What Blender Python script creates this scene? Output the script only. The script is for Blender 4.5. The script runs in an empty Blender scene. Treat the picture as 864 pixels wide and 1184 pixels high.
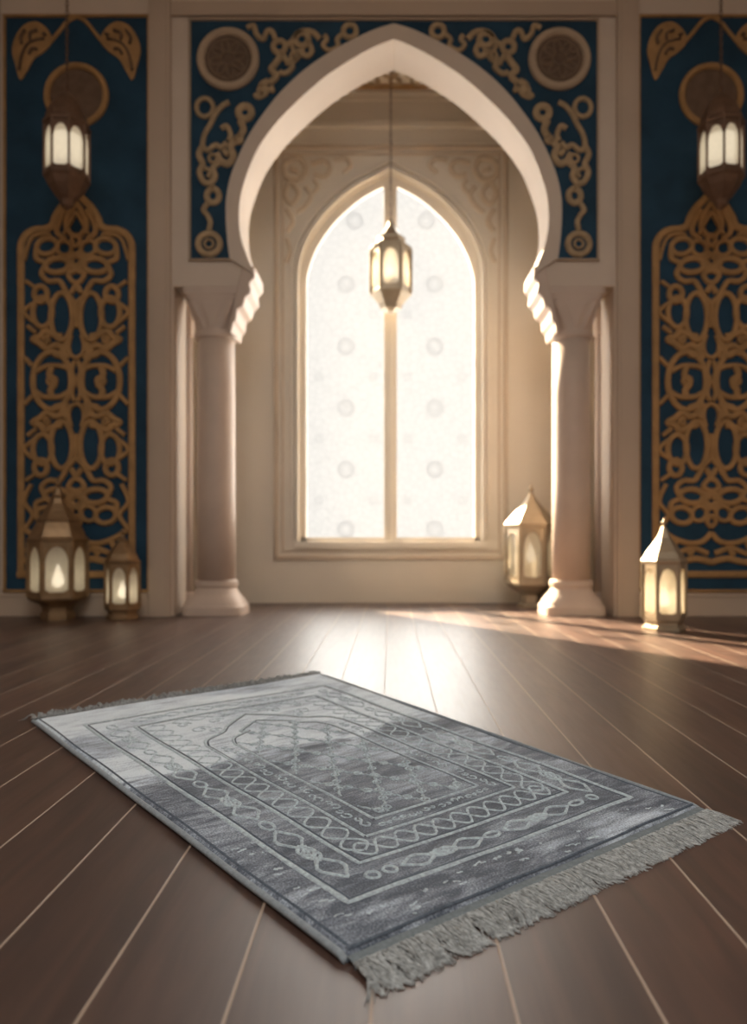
import bpy, bmesh, math, random
from mathutils import Vector, Matrix
random.seed(7)
HAZE = .085
PI = math.pi
scene = bpy.context.scene
COL = scene.collection
F, VX, VY, CH = 850.0, 452.0, 620.0, 0.45      # focal length and vanishing point in photo pixels, camera height in metres
YW, YB = 4.15, 4.97                              # front of the arch wall, front of the window wall
T = 0.26                                         # thickness of the arch wall
CX = 455.5                                       # axis of the arch (photo px, at the arch wall)

def wx(px, Y): return (px - VX) / F * Y
def wz(py, Y): return CH + (VY - py) / F * Y
def s_(n, Y): return n / F * Y

# ------------------------------------------------------------------ materials
def new_mat(name):
    m = bpy.data.materials.new(name); m.use_nodes = True
    nt = m.node_tree; nt.nodes.clear()
    out = nt.nodes.new('ShaderNodeOutputMaterial')
    return m, nt, out

def N(nt, t, **kw):
    n = nt.nodes.new(t)
    for k, v in kw.items():
        if hasattr(n, k): setattr(n, k, v)
        else: n.inputs[k].default_value = v
    return n

def simple(name, color, rough=.6, metal=0.0, var=.12, scale=6.0, bump=.15, bscale=60.0, spec=.4, sheen=0.0, stretch=None):
    m, nt, out = new_mat(name)
    b = N(nt, 'ShaderNodeBsdfPrincipled'); nt.links.new(b.outputs[0], out.inputs[0])
    b.inputs['Roughness'].default_value = rough; b.inputs['Metallic'].default_value = metal
    b.inputs['Specular IOR Level'].default_value = spec
    if sheen: b.inputs['Sheen Weight'].default_value = sheen
    tc = N(nt, 'ShaderNodeTexCoord')
    src = tc.outputs['Object']
    if stretch:
        mp = N(nt, 'ShaderNodeMapping'); mp.inputs['Scale'].default_value = stretch
        nt.links.new(src, mp.inputs[0]); src = mp.outputs[0]
    no = N(nt, 'ShaderNodeTexNoise'); no.inputs['Scale'].default_value = scale; no.inputs['Detail'].default_value = 4
    nt.links.new(src, no.inputs['Vector'])
    cr = N(nt, 'ShaderNodeValToRGB')
    c = color
    cr.color_ramp.elements[0].color = (c[0]*(1-var), c[1]*(1-var), c[2]*(1-var), 1); cr.color_ramp.elements[0].position = .3
    cr.color_ramp.elements[1].color = (min(1,c[0]*(1+var)), min(1,c[1]*(1+var)), min(1,c[2]*(1+var)), 1); cr.color_ramp.elements[1].position = .7
    nt.links.new(no.outputs[0], cr.inputs[0]); nt.links.new(cr.outputs[0], b.inputs['Base Color'])
    n2 = N(nt, 'ShaderNodeTexNoise'); n2.inputs['Scale'].default_value = bscale; n2.inputs['Detail'].default_value = 3
    nt.links.new(src, n2.inputs['Vector'])
    bp = N(nt, 'ShaderNodeBump'); bp.inputs['Strength'].default_value = bump; bp.inputs['Distance'].default_value = .004
    nt.links.new(n2.outputs[0], bp.inputs['Height']); nt.links.new(bp.outputs[0], b.inputs['Normal'])
    return m

M = {}
M['frame_tan'] = simple('tan_frame_plaster', (.62, .50, .37), .65, var=.08)
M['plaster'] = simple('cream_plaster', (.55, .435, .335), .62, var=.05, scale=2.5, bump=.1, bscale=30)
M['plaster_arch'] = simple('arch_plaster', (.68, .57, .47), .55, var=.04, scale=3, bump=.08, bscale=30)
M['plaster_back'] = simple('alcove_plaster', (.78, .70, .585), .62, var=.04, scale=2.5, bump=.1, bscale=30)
M['relief'] = simple('carved_plaster', (.66, .54, .40), .7, var=.1, scale=12, bump=.3, bscale=60)
M['stone'] = simple('column_stone', (.66, .53, .44), .5, var=.06, scale=5, bump=.1, bscale=40)
M['blue'] = simple('blue_lacquer', (.018, .058, .102), .7, var=.22, scale=5, bump=.15, bscale=80, spec=.25)
M['gold'] = simple('dull_gold', (.43, .25, .105), .6, metal=.1, var=.15, scale=14, bump=.25, bscale=60, spec=.35)
M['gold_pale'] = simple('pale_gold_plaster', (.46, .33, .195), .62, metal=.0, var=.16, scale=18, bump=.3, bscale=70)
M['medal_rim'] = simple('medallion_rim', (.50, .38, .27), .6, var=.06, scale=10)
M['medal_core'] = simple('medallion_core', (.16, .10, .065), .65, var=.2, scale=20, bump=.3)
M['bronze'] = simple('aged_bronze', (.30, .19, .10), .42, metal=.55, var=.2, scale=15, bump=.15, bscale=60)
M['bronze_dark'] = simple('dark_bronze', (.17, .10, .065), .5, metal=.45, var=.2, scale=15, bump=.15, bscale=60)
M['brass'] = simple('pale_brass', (.40, .32, .22), .4, metal=.45, var=.12, scale=12, bump=.1, bscale=60)
M['wax'] = simple('candle_wax', (.8, .72, .55), .6, var=.04)
M['binding'] = simple('rug_binding', (.34, .39, .43), .85, var=.15, scale=120, bump=.6, bscale=500, spec=.15, sheen=.2)
M['hem'] = simple('rug_hem', (.25, .29, .31), .9, var=.15, scale=200, bump=.6, bscale=700, spec=.1)
M['fringe'] = simple('fringe_cotton', (.48, .50, .50), .85, var=.35, scale=160, bump=.2, bscale=400, spec=.15, sheen=.15)
M['seam_groove_shade'] = simple('rug_seam_groove_shade', (.11, .135, .17), .95, var=.3, scale=200, spec=.05)  # dark ribbons: painted shade of the pattern grooves, and the outer seams
M['stitch'] = simple('rug_embroidery', (.62, .73, .84), .85, var=.3, scale=160, bump=.8, bscale=600, spec=.15, sheen=.1)

def glow(name, color, strength):
    m, nt, out = new_mat(name)
    e = N(nt, 'ShaderNodeEmission'); e.inputs[0].default_value = (*color, 1); e.inputs[1].default_value = strength
    nt.links.new(e.outputs[0], out.inputs[0]); return m
M['flame'] = glow('lamp_flame', (1.0, .88, .68), 4.5)
M['tube'] = glow('lamp_tube', (1.0, .90, .74), 1.5)
M['flame_pale'] = glow('lamp_flame_pale', (1.0, .86, .66), 2.5)

def frosted(name, color, clear):
    m, nt, out = new_mat(name)
    t = N(nt, 'ShaderNodeBsdfTranslucent'); t.inputs[0].default_value = (*color, 1)
    d = N(nt, 'ShaderNodeBsdfDiffuse'); d.inputs[0].default_value = (*color, 1)
    g = N(nt, 'ShaderNodeBsdfTransparent'); g.inputs[0].default_value = (1, .97, .92, 1)
    gl = N(nt, 'ShaderNodeBsdfGlossy'); gl.inputs['Roughness'].default_value = .25
    a = N(nt, 'ShaderNodeMixShader'); a.inputs[0].default_value = .35
    nt.links.new(t.outputs[0], a.inputs[1]); nt.links.new(d.outputs[0], a.inputs[2])
    b = N(nt, 'ShaderNodeMixShader'); nt.links.new(a.outputs[0], b.inputs[1]); nt.links.new(g.outputs[0], b.inputs[2])
    no = N(nt, 'ShaderNodeTexNoise'); no.inputs['Scale'].default_value = 40
    tc = N(nt, 'ShaderNodeTexCoord'); nt.links.new(tc.outputs['Object'], no.inputs['Vector'])
    mr = N(nt, 'ShaderNodeMapRange'); mr.inputs['To Min'].default_value = clear-.1; mr.inputs['To Max'].default_value = clear+.1
    nt.links.new(no.outputs[0], mr.inputs[0]); nt.links.new(mr.outputs[0], b.inputs[0])
    c = N(nt, 'ShaderNodeMixShader'); c.inputs[0].default_value = .06
    nt.links.new(b.outputs[0], c.inputs[1]); nt.links.new(gl.outputs[0], c.inputs[2])
    nt.links.new(c.outputs[0], out.inputs[0]); return m
M['frosted'] = frosted('frosted_lantern_glass', (.9, .84, .70), .15)

def floor_mat():
    m, nt, out = new_mat('dark_plank_floor'); L = nt.links.new
    b = N(nt, 'ShaderNodeBsdfPrincipled'); L(b.outputs[0], out.inputs[0])
    tc = N(nt, 'ShaderNodeTexCoord'); sx = N(nt, 'ShaderNodeSeparateXYZ'); L(tc.outputs['Object'], sx.inputs[0])
    def math_(op, a, bb=None):
        n = N(nt, 'ShaderNodeMath', operation=op)
        for i, v in enumerate((a, bb)):
            if v is None: continue
            if isinstance(v, (int, float)): n.inputs[i].default_value = v
            else: L(v, n.inputs[i])
        return n.outputs[0]
    P = .1365
    q = math_('DIVIDE', math_('ADD', sx.outputs[0], .0185), P)
    idx = math_('FLOOR', q); fr = math_('SUBTRACT', q, idx)
    wn = N(nt, 'ShaderNodeTexWhiteNoise', noise_dimensions='1D'); L(idx, wn.inputs['W'])
    # distance to the nearest joint, in metres
    dist = math_('MULTIPLY', math_('MINIMUM', fr, math_('SUBTRACT', 1.0, fr)), P)
    line = N(nt, 'ShaderNodeMapRange'); L(dist, line.inputs[0])
    line.inputs['From Min'].default_value = .0013; line.inputs['From Max'].default_value = .0022
    line.inputs['To Min'].default_value = 1; line.inputs['To Max'].default_value = 0
    cv = N(nt, 'ShaderNodeCombineXYZ')
    L(math_('MULTIPLY', sx.outputs[0], 16.0), cv.inputs[0])
    L(math_('ADD', math_('MULTIPLY', sx.outputs[1], 1.6), math_('MULTIPLY', wn.outputs[0], 40.0)), cv.inputs[1])
    L(math_('MULTIPLY', wn.outputs[0], 9.0), cv.inputs[2])
    gn = N(nt, 'ShaderNodeTexNoise'); gn.inputs['Scale'].default_value = 1.5; gn.inputs['Detail'].default_value = 7; gn.inputs['Distortion'].default_value = 1.2
    L(cv.outputs[0], gn.inputs['Vector'])
    cr = N(nt, 'ShaderNodeValToRGB')
    e = cr.color_ramp.elements
    e[0].position = .25; e[0].color = (.040, .0185, .0125, 1)
    e[1].position = .8; e[1].color = (.112, .054, .036, 1)
    L(gn.outputs[0], cr.inputs[0])
    hs = N(nt, 'ShaderNodeHueSaturation'); L(cr.outputs[0], hs.inputs['Color'])
    L(math_('ADD', .8, math_('MULTIPLY', wn.outputs[0], .42)), hs.inputs['Value'])
    mx = N(nt, 'ShaderNodeMix', data_type='RGBA'); L(line.outputs[0], mx.inputs[0]); L(hs.outputs[0], mx.inputs[6]); mx.inputs[7].default_value = (.40, .30, .225, 1)
    L(mx.outputs[2], b.inputs['Base Color'])
    rn = N(nt, 'ShaderNodeTexNoise'); rn.inputs['Scale'].default_value = 5; rn.inputs['Detail'].default_value = 4; L(cv.outputs[0], rn.inputs['Vector'])
    rr = N(nt, 'ShaderNodeMapRange'); L(rn.outputs[0], rr.inputs[0]); rr.inputs['To Min'].default_value = FLOOR_R - .06; rr.inputs['To Max'].default_value = FLOOR_R + .08
    ro = math_('MAXIMUM', rr.outputs[0], math_('MULTIPLY', line.outputs[0], .8))
    L(ro, b.inputs['Roughness'])
    b.inputs['Specular IOR Level'].default_value = FLOOR_S
    b.inputs['Coat Weight'].default_value = .4; b.inputs['Coat Roughness'].default_value = .38
    h = math_('ADD', math_('MULTIPLY', gn.outputs[0], .25), math_('MULTIPLY', line.outputs[0], -1.0))
    bp = N(nt, 'ShaderNodeBump'); bp.inputs['Strength'].default_value = .25; bp.inputs['Distance'].default_value = .0015
    L(h, bp.inputs['Height']); L(bp.outputs[0], b.inputs['Normal'])
    return m
FLOOR_R, FLOOR_S = .44, 1.0
M['floor'] = floor_mat()

def rug_mat():
    m, nt, out = new_mat('blue_grey_pile'); L = nt.links.new
    b = N(nt, 'ShaderNodeBsdfPrincipled'); L(b.outputs[0], out.inputs[0])
    uv = N(nt, 'ShaderNodeUVMap'); uv.uv_map = 'rug'
    def noise(sc, det, scale3, dist=0.0):
        mp = N(nt, 'ShaderNodeMapping'); mp.inputs['Scale'].default_value = scale3; L(uv.outputs[0], mp.inputs[0])
        n = N(nt, 'ShaderNodeTexNoise'); n.inputs['Scale'].default_value = sc; n.inputs['Detail'].default_value = det; n.inputs['Distortion'].default_value = dist
        L(mp.outputs[0], n.inputs['Vector']); return n.outputs[0]
    big = noise(1.0, 5, (2.2, 7.5, 1), 1.3)       # long brushed streaks of the nap
    fine = noise(1.0, 4, (12, 75, 1), .8)
    grit = noise(1.0, 2, (260, 460, 1))
    def mth(op, a, bb):
        n = N(nt, 'ShaderNodeMath', operation=op)
        for i, v in enumerate((a, bb)):
            if isinstance(v, (int, float)): n.inputs[i].default_value = v
            else: L(v, n.inputs[i])
        return n.outputs[0]
    sp = N(nt, 'ShaderNodeSeparateXYZ'); L(uv.outputs[0], sp.inputs[0])
    # the far half of the rug is a paler silver, with an uneven edge
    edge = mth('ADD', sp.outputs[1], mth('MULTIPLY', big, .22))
    far_pale = N(nt, 'ShaderNodeMapRange'); far_pale.interpolation_type = 'SMOOTHSTEP'; L(edge, far_pale.inputs[0])
    far_pale.inputs['From Min'].default_value = .58; far_pale.inputs['From Max'].default_value = .66
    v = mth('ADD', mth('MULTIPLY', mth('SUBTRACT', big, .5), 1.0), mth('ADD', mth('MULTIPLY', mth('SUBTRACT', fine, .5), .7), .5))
    v = mth('ADD', v, mth('MULTIPLY', far_pale.outputs[0], .36))
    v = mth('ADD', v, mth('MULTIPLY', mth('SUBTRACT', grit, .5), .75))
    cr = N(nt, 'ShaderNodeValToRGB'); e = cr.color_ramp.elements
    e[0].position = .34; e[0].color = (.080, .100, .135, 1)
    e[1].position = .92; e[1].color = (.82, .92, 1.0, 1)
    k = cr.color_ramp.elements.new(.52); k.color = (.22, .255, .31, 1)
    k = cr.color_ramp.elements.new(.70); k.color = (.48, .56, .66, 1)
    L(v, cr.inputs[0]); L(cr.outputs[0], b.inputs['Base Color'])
    b.inputs['Roughness'].default_value = .75; b.inputs['Specular IOR Level'].default_value = .2
    b.inputs['Sheen Weight'].default_value = .12; b.inputs['Sheen Roughness'].default_value = .5
    h = mth('ADD', grit, mth('MULTIPLY', fine, 1.5))
    bp = N(nt, 'ShaderNodeBump'); bp.inputs['Strength'].default_value = .7; bp.inputs['Distance'].default_value = .002
    L(h, bp.inputs['Height']); L(bp.outputs[0], b.inputs['Normal'])
    return m
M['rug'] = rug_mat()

def pane_mat():
    # frosted panes full of daylight: they glow with the sky behind them and let part of the sun through
    m, nt, out = new_mat('daylit_frosted_pane'); L = nt.links.new
    em = N(nt, 'ShaderNodeEmission'); em.inputs[0].default_value = (1.0, .965, .90, 1)
    tr = N(nt, 'ShaderNodeBsdfTransparent')
    tc = N(nt, 'ShaderNodeTexCoord')
    vo = N(nt, 'ShaderNodeTexVoronoi', feature='DISTANCE_TO_EDGE'); vo.inputs['Scale'].default_value = 22
    L(tc.outputs['Object'], vo.inputs['Vector'])
    mr = N(nt, 'ShaderNodeMapRange'); L(vo.outputs[0], mr.inputs[0]); mr.inputs['From Max'].default_value = .05
    mr.inputs['To Min'].default_value = PANE*.75; mr.inputs['To Max'].default_value = PANE
    L(mr.outputs[0], em.inputs[1])
    mx = N(nt, 'ShaderNodeMixShader'); mx.inputs[0].default_value = .30
    L(tr.outputs[0], mx.inputs[1]); L(em.outputs[0], mx.inputs[2]); L(mx.outputs[0], out.inputs[0]); return m
PANE = 1.6
M['pane'] = pane_mat()
M['etch'] = glow('etched_pane_lines', (1.0, .96, .90), .74)

# ------------------------------------------------------------------ object helpers
def link(name, bm, mat, parent=None, smooth=False, bevel=0):
    bmesh.ops.remove_doubles(bm, verts=bm.verts, dist=1e-5)
    bmesh.ops.recalc_face_normals(bm, faces=bm.faces)
    me = bpy.data.meshes.new(name); bm.to_mesh(me); bm.free()
    if smooth:
        for p in me.polygons: p.use_smooth = True
    me.materials.append(mat)
    o = bpy.data.objects.new(name, me); COL.objects.link(o)
    if parent: o.parent = parent
    if bevel:
        md = o.modifiers.new('bevel', 'BEVEL'); md.width = bevel; md.segments = 2; md.limit_method = 'ANGLE'
    return o

def tag(o, label, cat, group=None):
    o['label'] = label; o['category'] = cat
    if group: o['group'] = group
    return o
def struct(o): o['kind'] = 'structure'; return o
def empty(name, loc=(0, 0, 0)):
    o = bpy.data.objects.new(name, None); COL.objects.link(o); o.location = loc; o.empty_display_size = .1; return o

def box(bm, a, b):
    x0, y0, z0 = a; x1, y1, z1 = b
    v = [bm.verts.new(p) for p in ((x0,y0,z0),(x1,y0,z0),(x1,y1,z0),(x0,y1,z0),(x0,y0,z1),(x1,y0,z1),(x1,y1,z1),(x0,y1,z1))]
    for f in ((0,1,2,3),(4,5,6,7),(0,1,5,4),(1,2,6,5),(2,3,7,6),(3,0,4,7)): bm.faces.new([v[i] for i in f])

def prism_xz(bm, pts, y0, y1):
    """polygon in the XZ plane extruded from y0 to y1"""
    a = [bm.verts.new((x, y0, z)) for x, z in pts]; b = [bm.verts.new((x, y1, z)) for x, z in pts]
    bm.faces.new(a); bm.faces.new(b[::-1])
    n = len(pts)
    for i in range(n): bm.faces.new((a[i], a[(i+1) % n], b[(i+1) % n], b[i]))

def catmull(pts, closed=False, sub=6):
    n = len(pts); out = []
    rng = range(n) if closed else range(n-1)
    for i in rng:
        g = lambda k: Vector(pts[k % n]) if closed else Vector(pts[max(0, min(n-1, k))])
        p0, p1, p2, p3 = g(i-1), g(i), g(i+1), g(i+2)
        for k in range(sub):
            t = k/sub
            out.append(.5*((2*p1) + (p2-p0)*t + (2*p0-5*p1+4*p2-p3)*t*t + (3*p1-p0-3*p2+p3)*t**3))
    if not closed: out.append(Vector(pts[-1]))
    return out

def ribbon_xz(bm, pts, w, y_back, thick, closed=False):
    """raised moulding of width w along a 2D path (x,z) lying on the plane y_back, standing thick towards -Y"""
    P = [Vector((p[0], p[1])) for p in pts]; n = len(P); rings = []
    for i in range(n):
        a = P[(i-1) % n] if (closed or i) else P[0]
        b = P[(i+1) % n] if (closed or i < n-1) else P[-1]
        d = b-a
        if d.length < 1e-9: d = Vector((1, 0))
        d.normalize(); nn = Vector((-d.y, d.x))
        r = []
        for off, h in ((-.5, 0), (-.5, .55), (-.25, 1), (.25, 1), (.5, .55), (.5, 0)):
            q = P[i] + nn*off*w
            r.append(bm.verts.new((q.x, y_back - h*thick, q.y)))
        rings.append(r)
    m = n if closed else n-1
    for i in range(m):
        a, b = rings[i], rings[(i+1) % n]
        for k in range(5): bm.faces.new((a[k], a[k+1], b[k+1], b[k]))
    if not closed:
        bm.faces.new(rings[0]); bm.faces.new(rings[-1][::-1])

def ell(cx, cy, rx, ry, rot=0, n=26):
    c, s = math.cos(rot), math.sin(rot)
    return [(cx + rx*math.cos(t)*c - ry*math.sin(t)*s, cy + rx*math.cos(t)*s + ry*math.sin(t)*c) for t in [2*PI*i/n for i in range(n)]]

def loft(bm, rings, cap=True):
    vs = [[bm.verts.new(p) for p in r] for r in rings]
    n = len(vs[0])
    for a, b in zip(vs, vs[1:]):
        for i in range(n): bm.faces.new((a[i], a[(i+1) % n], b[(i+1) % n], b[i]))
    if cap: bm.faces.new(vs[0][::-1]); bm.faces.new(vs[-1])

def lathe(bm, prof, n=24, rot=0, sx=1, sy=1, c=(0, 0)):
    loft(bm, [[(c[0]+sx*r*math.cos(rot+2*PI*i/n), c[1]+sy*r*math.sin(rot+2*PI*i/n), z) for i in range(n)] for z, r in prof])

def tube(bm, p, q, r, n=8):
    p, q = Vector(p), Vector(q); d = (q-p).normalized()
    u = d.orthogonal().normalized(); v = d.cross(u)
    loft(bm, [[tuple(c + u*r*math.cos(2*PI*i/n) + v*r*math.sin(2*PI*i/n)) for i in range(n)] for c in (p, q)])

def torus(bm, c, R, r, axis_u, axis_v, n=16, k=6):
    c = Vector(c); u = Vector(axis_u); v = Vector(axis_v); w = u.cross(v)
    rings = []
    for i in range(n):
        a = 2*PI*i/n; d = u*math.cos(a) + v*math.sin(a)
        rings.append([bm.verts.new(c + d*(R + r*math.cos(2*PI*j/k)) + w*r*math.sin(2*PI*j/k)) for j in range(k)])
    for i in range(n):
        a, b = rings[i], rings[(i+1) % n]
        for j in range(k): bm.faces.new((a[j], a[(j+1) % k], b[(j+1) % k], b[j]))

# ------------------------------------------------------------------ arch outlines (photo px at the arch wall)
INNER = [(0, 48), (20, 56), (37, 64.5), (58, 77), (80, 92), (101, 110), (120, 128), (134, 143), (146, 158), (156, 173), (164, 190), (170, 206), (175.5, 224), (178, 242), (178, 262), (175.5, 279), (171, 293), (166, 306), (161, 319)]
OUTER = [(0, 30), (20, 36), (37, 43.5), (58, 54), (80, 67), (100, 81), (118, 96.5), (134, 113), (149, 132), (161, 149), (171, 166), (179, 183), (186, 200), (190.5, 216), (193, 232), (193.5, 246), (193, 262), (191.5, 281), (189, 300)]
def aw(dx, py, s=1): return (wx(CX + s*dx, YW), wz(py, YW))
def smooth2(pl, sub=4): return [tuple(p) for p in catmull([(a, b) for a, b in pl], sub=sub)]
INNER_S, OUTER_S = smooth2(INNER), smooth2(OUTER)

ZC_HALL = 3.9
XS = 3.1          # hall side walls
# ---- wall with the arch
bm = bmesh.new()
for s in (-1, 1):
    pts = [aw(0, 0, s)[0:1] + (ZC_HALL,)]
    pts = [(wx(CX, YW), ZC_HALL)]
    pts += [aw(a, b, s) for a, b in INNER_S]
    pts += [aw(166.5, 322, s), aw(166.5, 331, s), aw(255, 331, s), (aw(255, 331, s)[0], 0.0), (s*XS, 0.0), (s*XS, ZC_HALL)]
    prism_xz(bm, pts, YW, YW + T)
struct(link('wall_middle', bm, M['plaster_arch']))

# ---- archivolt moulding round the opening
bm = bmesh.new()
ring = [aw(a, b, -1) for a, b in OUTER_S[::-1]] + [aw(a, b, 1) for a, b in OUTER_S[1:]]
inn = [aw(a, b, -1) for a, b in INNER_S[::-1]] + [aw(a, b, 1) for a, b in INNER_S[1:]]
n = len(ring)
for k in range(n-1):
    q = [ring[k], ring[k+1], inn[k+1], inn[k]]
    f = [bm.verts.new((x, YW-.022, z)) for x, z in q]; g = [bm.verts.new((x, YW+.001, z)) for x, z in q]
    bm.faces.new(f)
    bm.faces.new((f[0], f[1], g[1], g[0])); bm.faces.new((f[3], f[2], g[2], g[3]))
    if k == 0: bm.faces.new((f[0], f[3], g[3], g[0]))
    if k == n-2: bm.faces.new((f[1], f[2], g[2], g[1]))
o = struct(link('trim_1', bm, M['plaster_arch']))

# ---- pilaster strips, baseboards, cornice of the arch wall
def boxpx(bm, x0, x1, y0, y1, d0=0.0, d1=.03, s=None):
    a, b = wx(x0, YW), wx(x1, YW)
    box(bm, (a, YW-d1, wz(y1, YW)), (b, YW-d0, wz(y0, YW)))
k = 2
for x0, x1 in ((CX-282, CX-257), (CX+257, CX+282), (CX-480, CX-455), (CX+455, CX+480)):
    bm = bmesh.new(); boxpx(bm, x0, x1, -140, 713)
    boxpx(bm, x0+4, x1-4, -140, 713, .03, .036)
    struct(link('trim_%d' % k, bm, M['plaster'], bevel=.004)); k += 1
bm = bmesh.new(); boxpx(bm, CX-257, CX+257, 4, 20, 0, .022)
struct(link('trim_%d' % k, bm, M['plaster'], bevel=.004)); k += 1
for sd, (x0, x1) in (('left', (CX-454.5, CX-282.5)), ('right', (CX+282.5, CX+454.5))):
    bm = bmesh.new(); a, b = wx(x0, YW), wx(x1, YW)
    box(bm, (a, YW-.028, 0), (b, YW, wz(688, YW))); box(bm, (a, YW-.034, wz(690, YW)), (b, YW, wz(686, YW)))
    struct(link('baseboard_%s' % sd, bm, M['plaster'], bevel=.004))

# ---- hall shell
bm = bmesh.new(); box(bm, (-XS-.1, -2.6, -.08), (XS+.1, 5.5, 0)); struct(link('floor', bm, M['floor']))
bm = bmesh.new(); box(bm, (-XS-.1, -2.6, 0), (-XS, YW+T, ZC_HALL)); struct(link('wall_left', bm, M['plaster']))
bm = bmesh.new(); box(bm, (XS, -2.6, 0), (XS+.1, YW+T, ZC_HALL)); struct(link('wall_right', bm, M['plaster']))
ZA = 3.45
AX = 2.15
bm = bmesh.new()
box(bm, (-XS-.1, -2.6, ZC_HALL), (XS+.1, YW+T, ZC_HALL+.1))
box(bm, (-AX-.1, YW+T, ZA), (AX+.1, 5.5, ZA+.1))
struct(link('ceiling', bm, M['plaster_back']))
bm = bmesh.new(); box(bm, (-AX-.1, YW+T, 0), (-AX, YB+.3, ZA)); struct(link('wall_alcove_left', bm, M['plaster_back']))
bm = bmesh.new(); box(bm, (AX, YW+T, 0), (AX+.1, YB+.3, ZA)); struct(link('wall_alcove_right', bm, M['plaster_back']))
bm = bmesh.new()
zz = lambda y: wz(y, YB)
def crown(bm, z0, z1, d):
    box(bm, (-AX, YB-d, z0), (AX, YB, z1))
crown(bm, zz(150), zz(143), .035); crown(bm, zz(143), zz(140), .02); crown(bm, zz(118), zz(113), .02); crown(bm, zz(113), ZA, .045); crown(bm, zz(168), zz(164), .015)
struct(link('trim_%d' % k, bm, M['plaster_back'], bevel=.006)); k += 1

# ---- window wall
WC = 451.5
WOUT = [(0, 200), (12, 206), (30, 215), (48, 227), (64, 241), (79, 258), (91, 276), (99, 294), (103, 312), (104, 330), (104, 420), (104, 520), (104, 628)]
GK = 97.5/104   # the glass is narrower than the opening by the frame
WO = [tuple(p) for p in catmull([(a, b) for a, b in WOUT[:10]], sub=3)] + WOUT[10:]
def bw(dx, py, s=1): return (wx(WC + s*dx, YB), wz(py, YB))
bm = bmesh.new()
for s in (-1, 1):
    pts = [(wx(WC, YB), ZA)] + [bw(a, b, s) for a, b in WO] + [(wx(WC, YB), bw(0, 628)[1]), (wx(WC, YB), 0), (s*AX, 0), (s*AX, ZA)]
    prism_xz(bm, pts, YB, YB+.085)
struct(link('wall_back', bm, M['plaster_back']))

win = struct(empty('window_1', (wx(WC, YB), YB+.2, wz(628, YB))))
def inwin(name, bm, mat, **kw):
    o = link(name, bm, mat, win, **kw); o.matrix_parent_inverse = Matrix.Translation(-win.location); return o
bm = bmesh.new()          # panes
YG = YB+.062
for s in (-1, 1):
    cx_ = wx(WC, YB)
    pts = [(cx_ + s*.02, bw(0, 200)[1]+.02)] + [(bw(a+1.5, b, s)[0], bw(a, b-1, s)[1]) for a, b in WO[1:]] + [(cx_ + s*.02, bw(0, 628)[1])]
    prism_xz(bm, pts, YG, YG+.008)
inwin('pane', bm, M['pane'])
bm = bmesh.new()          # centre mullion with two beads
box(bm, (cx_-.045, YG-.045, bw(0, 628)[1]), (cx_+.045, YG, bw(0, 206)[1]))
box(bm, (cx_-.016, YG-.058, bw(0, 628)[1]), (cx_+.016, YG-.045, bw(0, 212)[1]))
inwin('mullion', bm, M['plaster_back'], bevel=.004)
bm = bmesh.new()          # slim frame round the glass
def frame_band(bm, outer, inner, y0, y1):
    n_ = len(outer)
    for i in range(n_-1):
        q = [outer[i], outer[i+1], inner[i+1], inner[i]]
        f = [bm.verts.new((x, y0, z)) for x, z in q]; g = [bm.verts.new((x, y1, z)) for x, z in q]
        bm.faces.new(f); bm.faces.new(g[::-1]); bm.faces.new((f[0], f[1], g[1], g[0])); bm.faces.new((f[3], f[2], g[2], g[3]))
for s in (-1, 1):
    frame_band(bm, [bw(a, b, s) for a, b in WO], [bw(a*GK, b + (9.5 if b < 300 else 9.5*max(0, (330-b)/30)), s) for a, b in WO], YG-.042, YG-.002)
box(bm, (bw(-104, 0)[0], YG-.042, bw(0, 630)[1]), (bw(104, 0)[0], YG-.002, bw(0, 621.5)[1]))
inwin('frame', bm, M['plaster_back'])
bm = bmesh.new()          # etched rosettes
for s in (-1, 1):
    for py in (251, 325, 398, 470, 542, 612):
        if py == 251: cxp = wx(WC + s*42, YB)
        else: cxp = wx(WC + s*52, YB)
        cz = wz(py, YB)
        ribbon_xz(bm, ell(cxp, cz, .050, .050, n=20), .022, YG-.001, .002, True)
        star = []
        for i in range(16):
            r = .030 if i % 2 else .020
            star.append((cxp + r*math.cos(PI*i/8), cz + r*math.sin(PI*i/8)))
        ribbon_xz(bm, star, .008, YG-.001, .002, True)
for s in (-1, 1):
    for j in range(5):
        cz = wz(361 + 72.4*j, YB)
        for dx in (20, 84):
            if j < 1 and dx > 80: continue
            cxp = wx(WC + s*dx, YB)
            ribbon_xz(bm, [(cxp + (.035 if i % 2 else .018)*math.cos(PI*i/4), cz + (.035 if i % 2 else .018)*math.sin(PI*i/4)) for i in range(8)], .012, YG-.001, .002, True)
inwin('etched_rosettes', bm, M['etch'])
bm = bmesh.new()          # stepped sill
box(bm, (bw(-112, 0)[0], YB-.03, bw(0, 634)[1]), (bw(112, 0)[0], YB+.2, bw(0, 626)[1]))
inwin('sill', bm, M['plaster_back'], bevel=.005)

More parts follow.
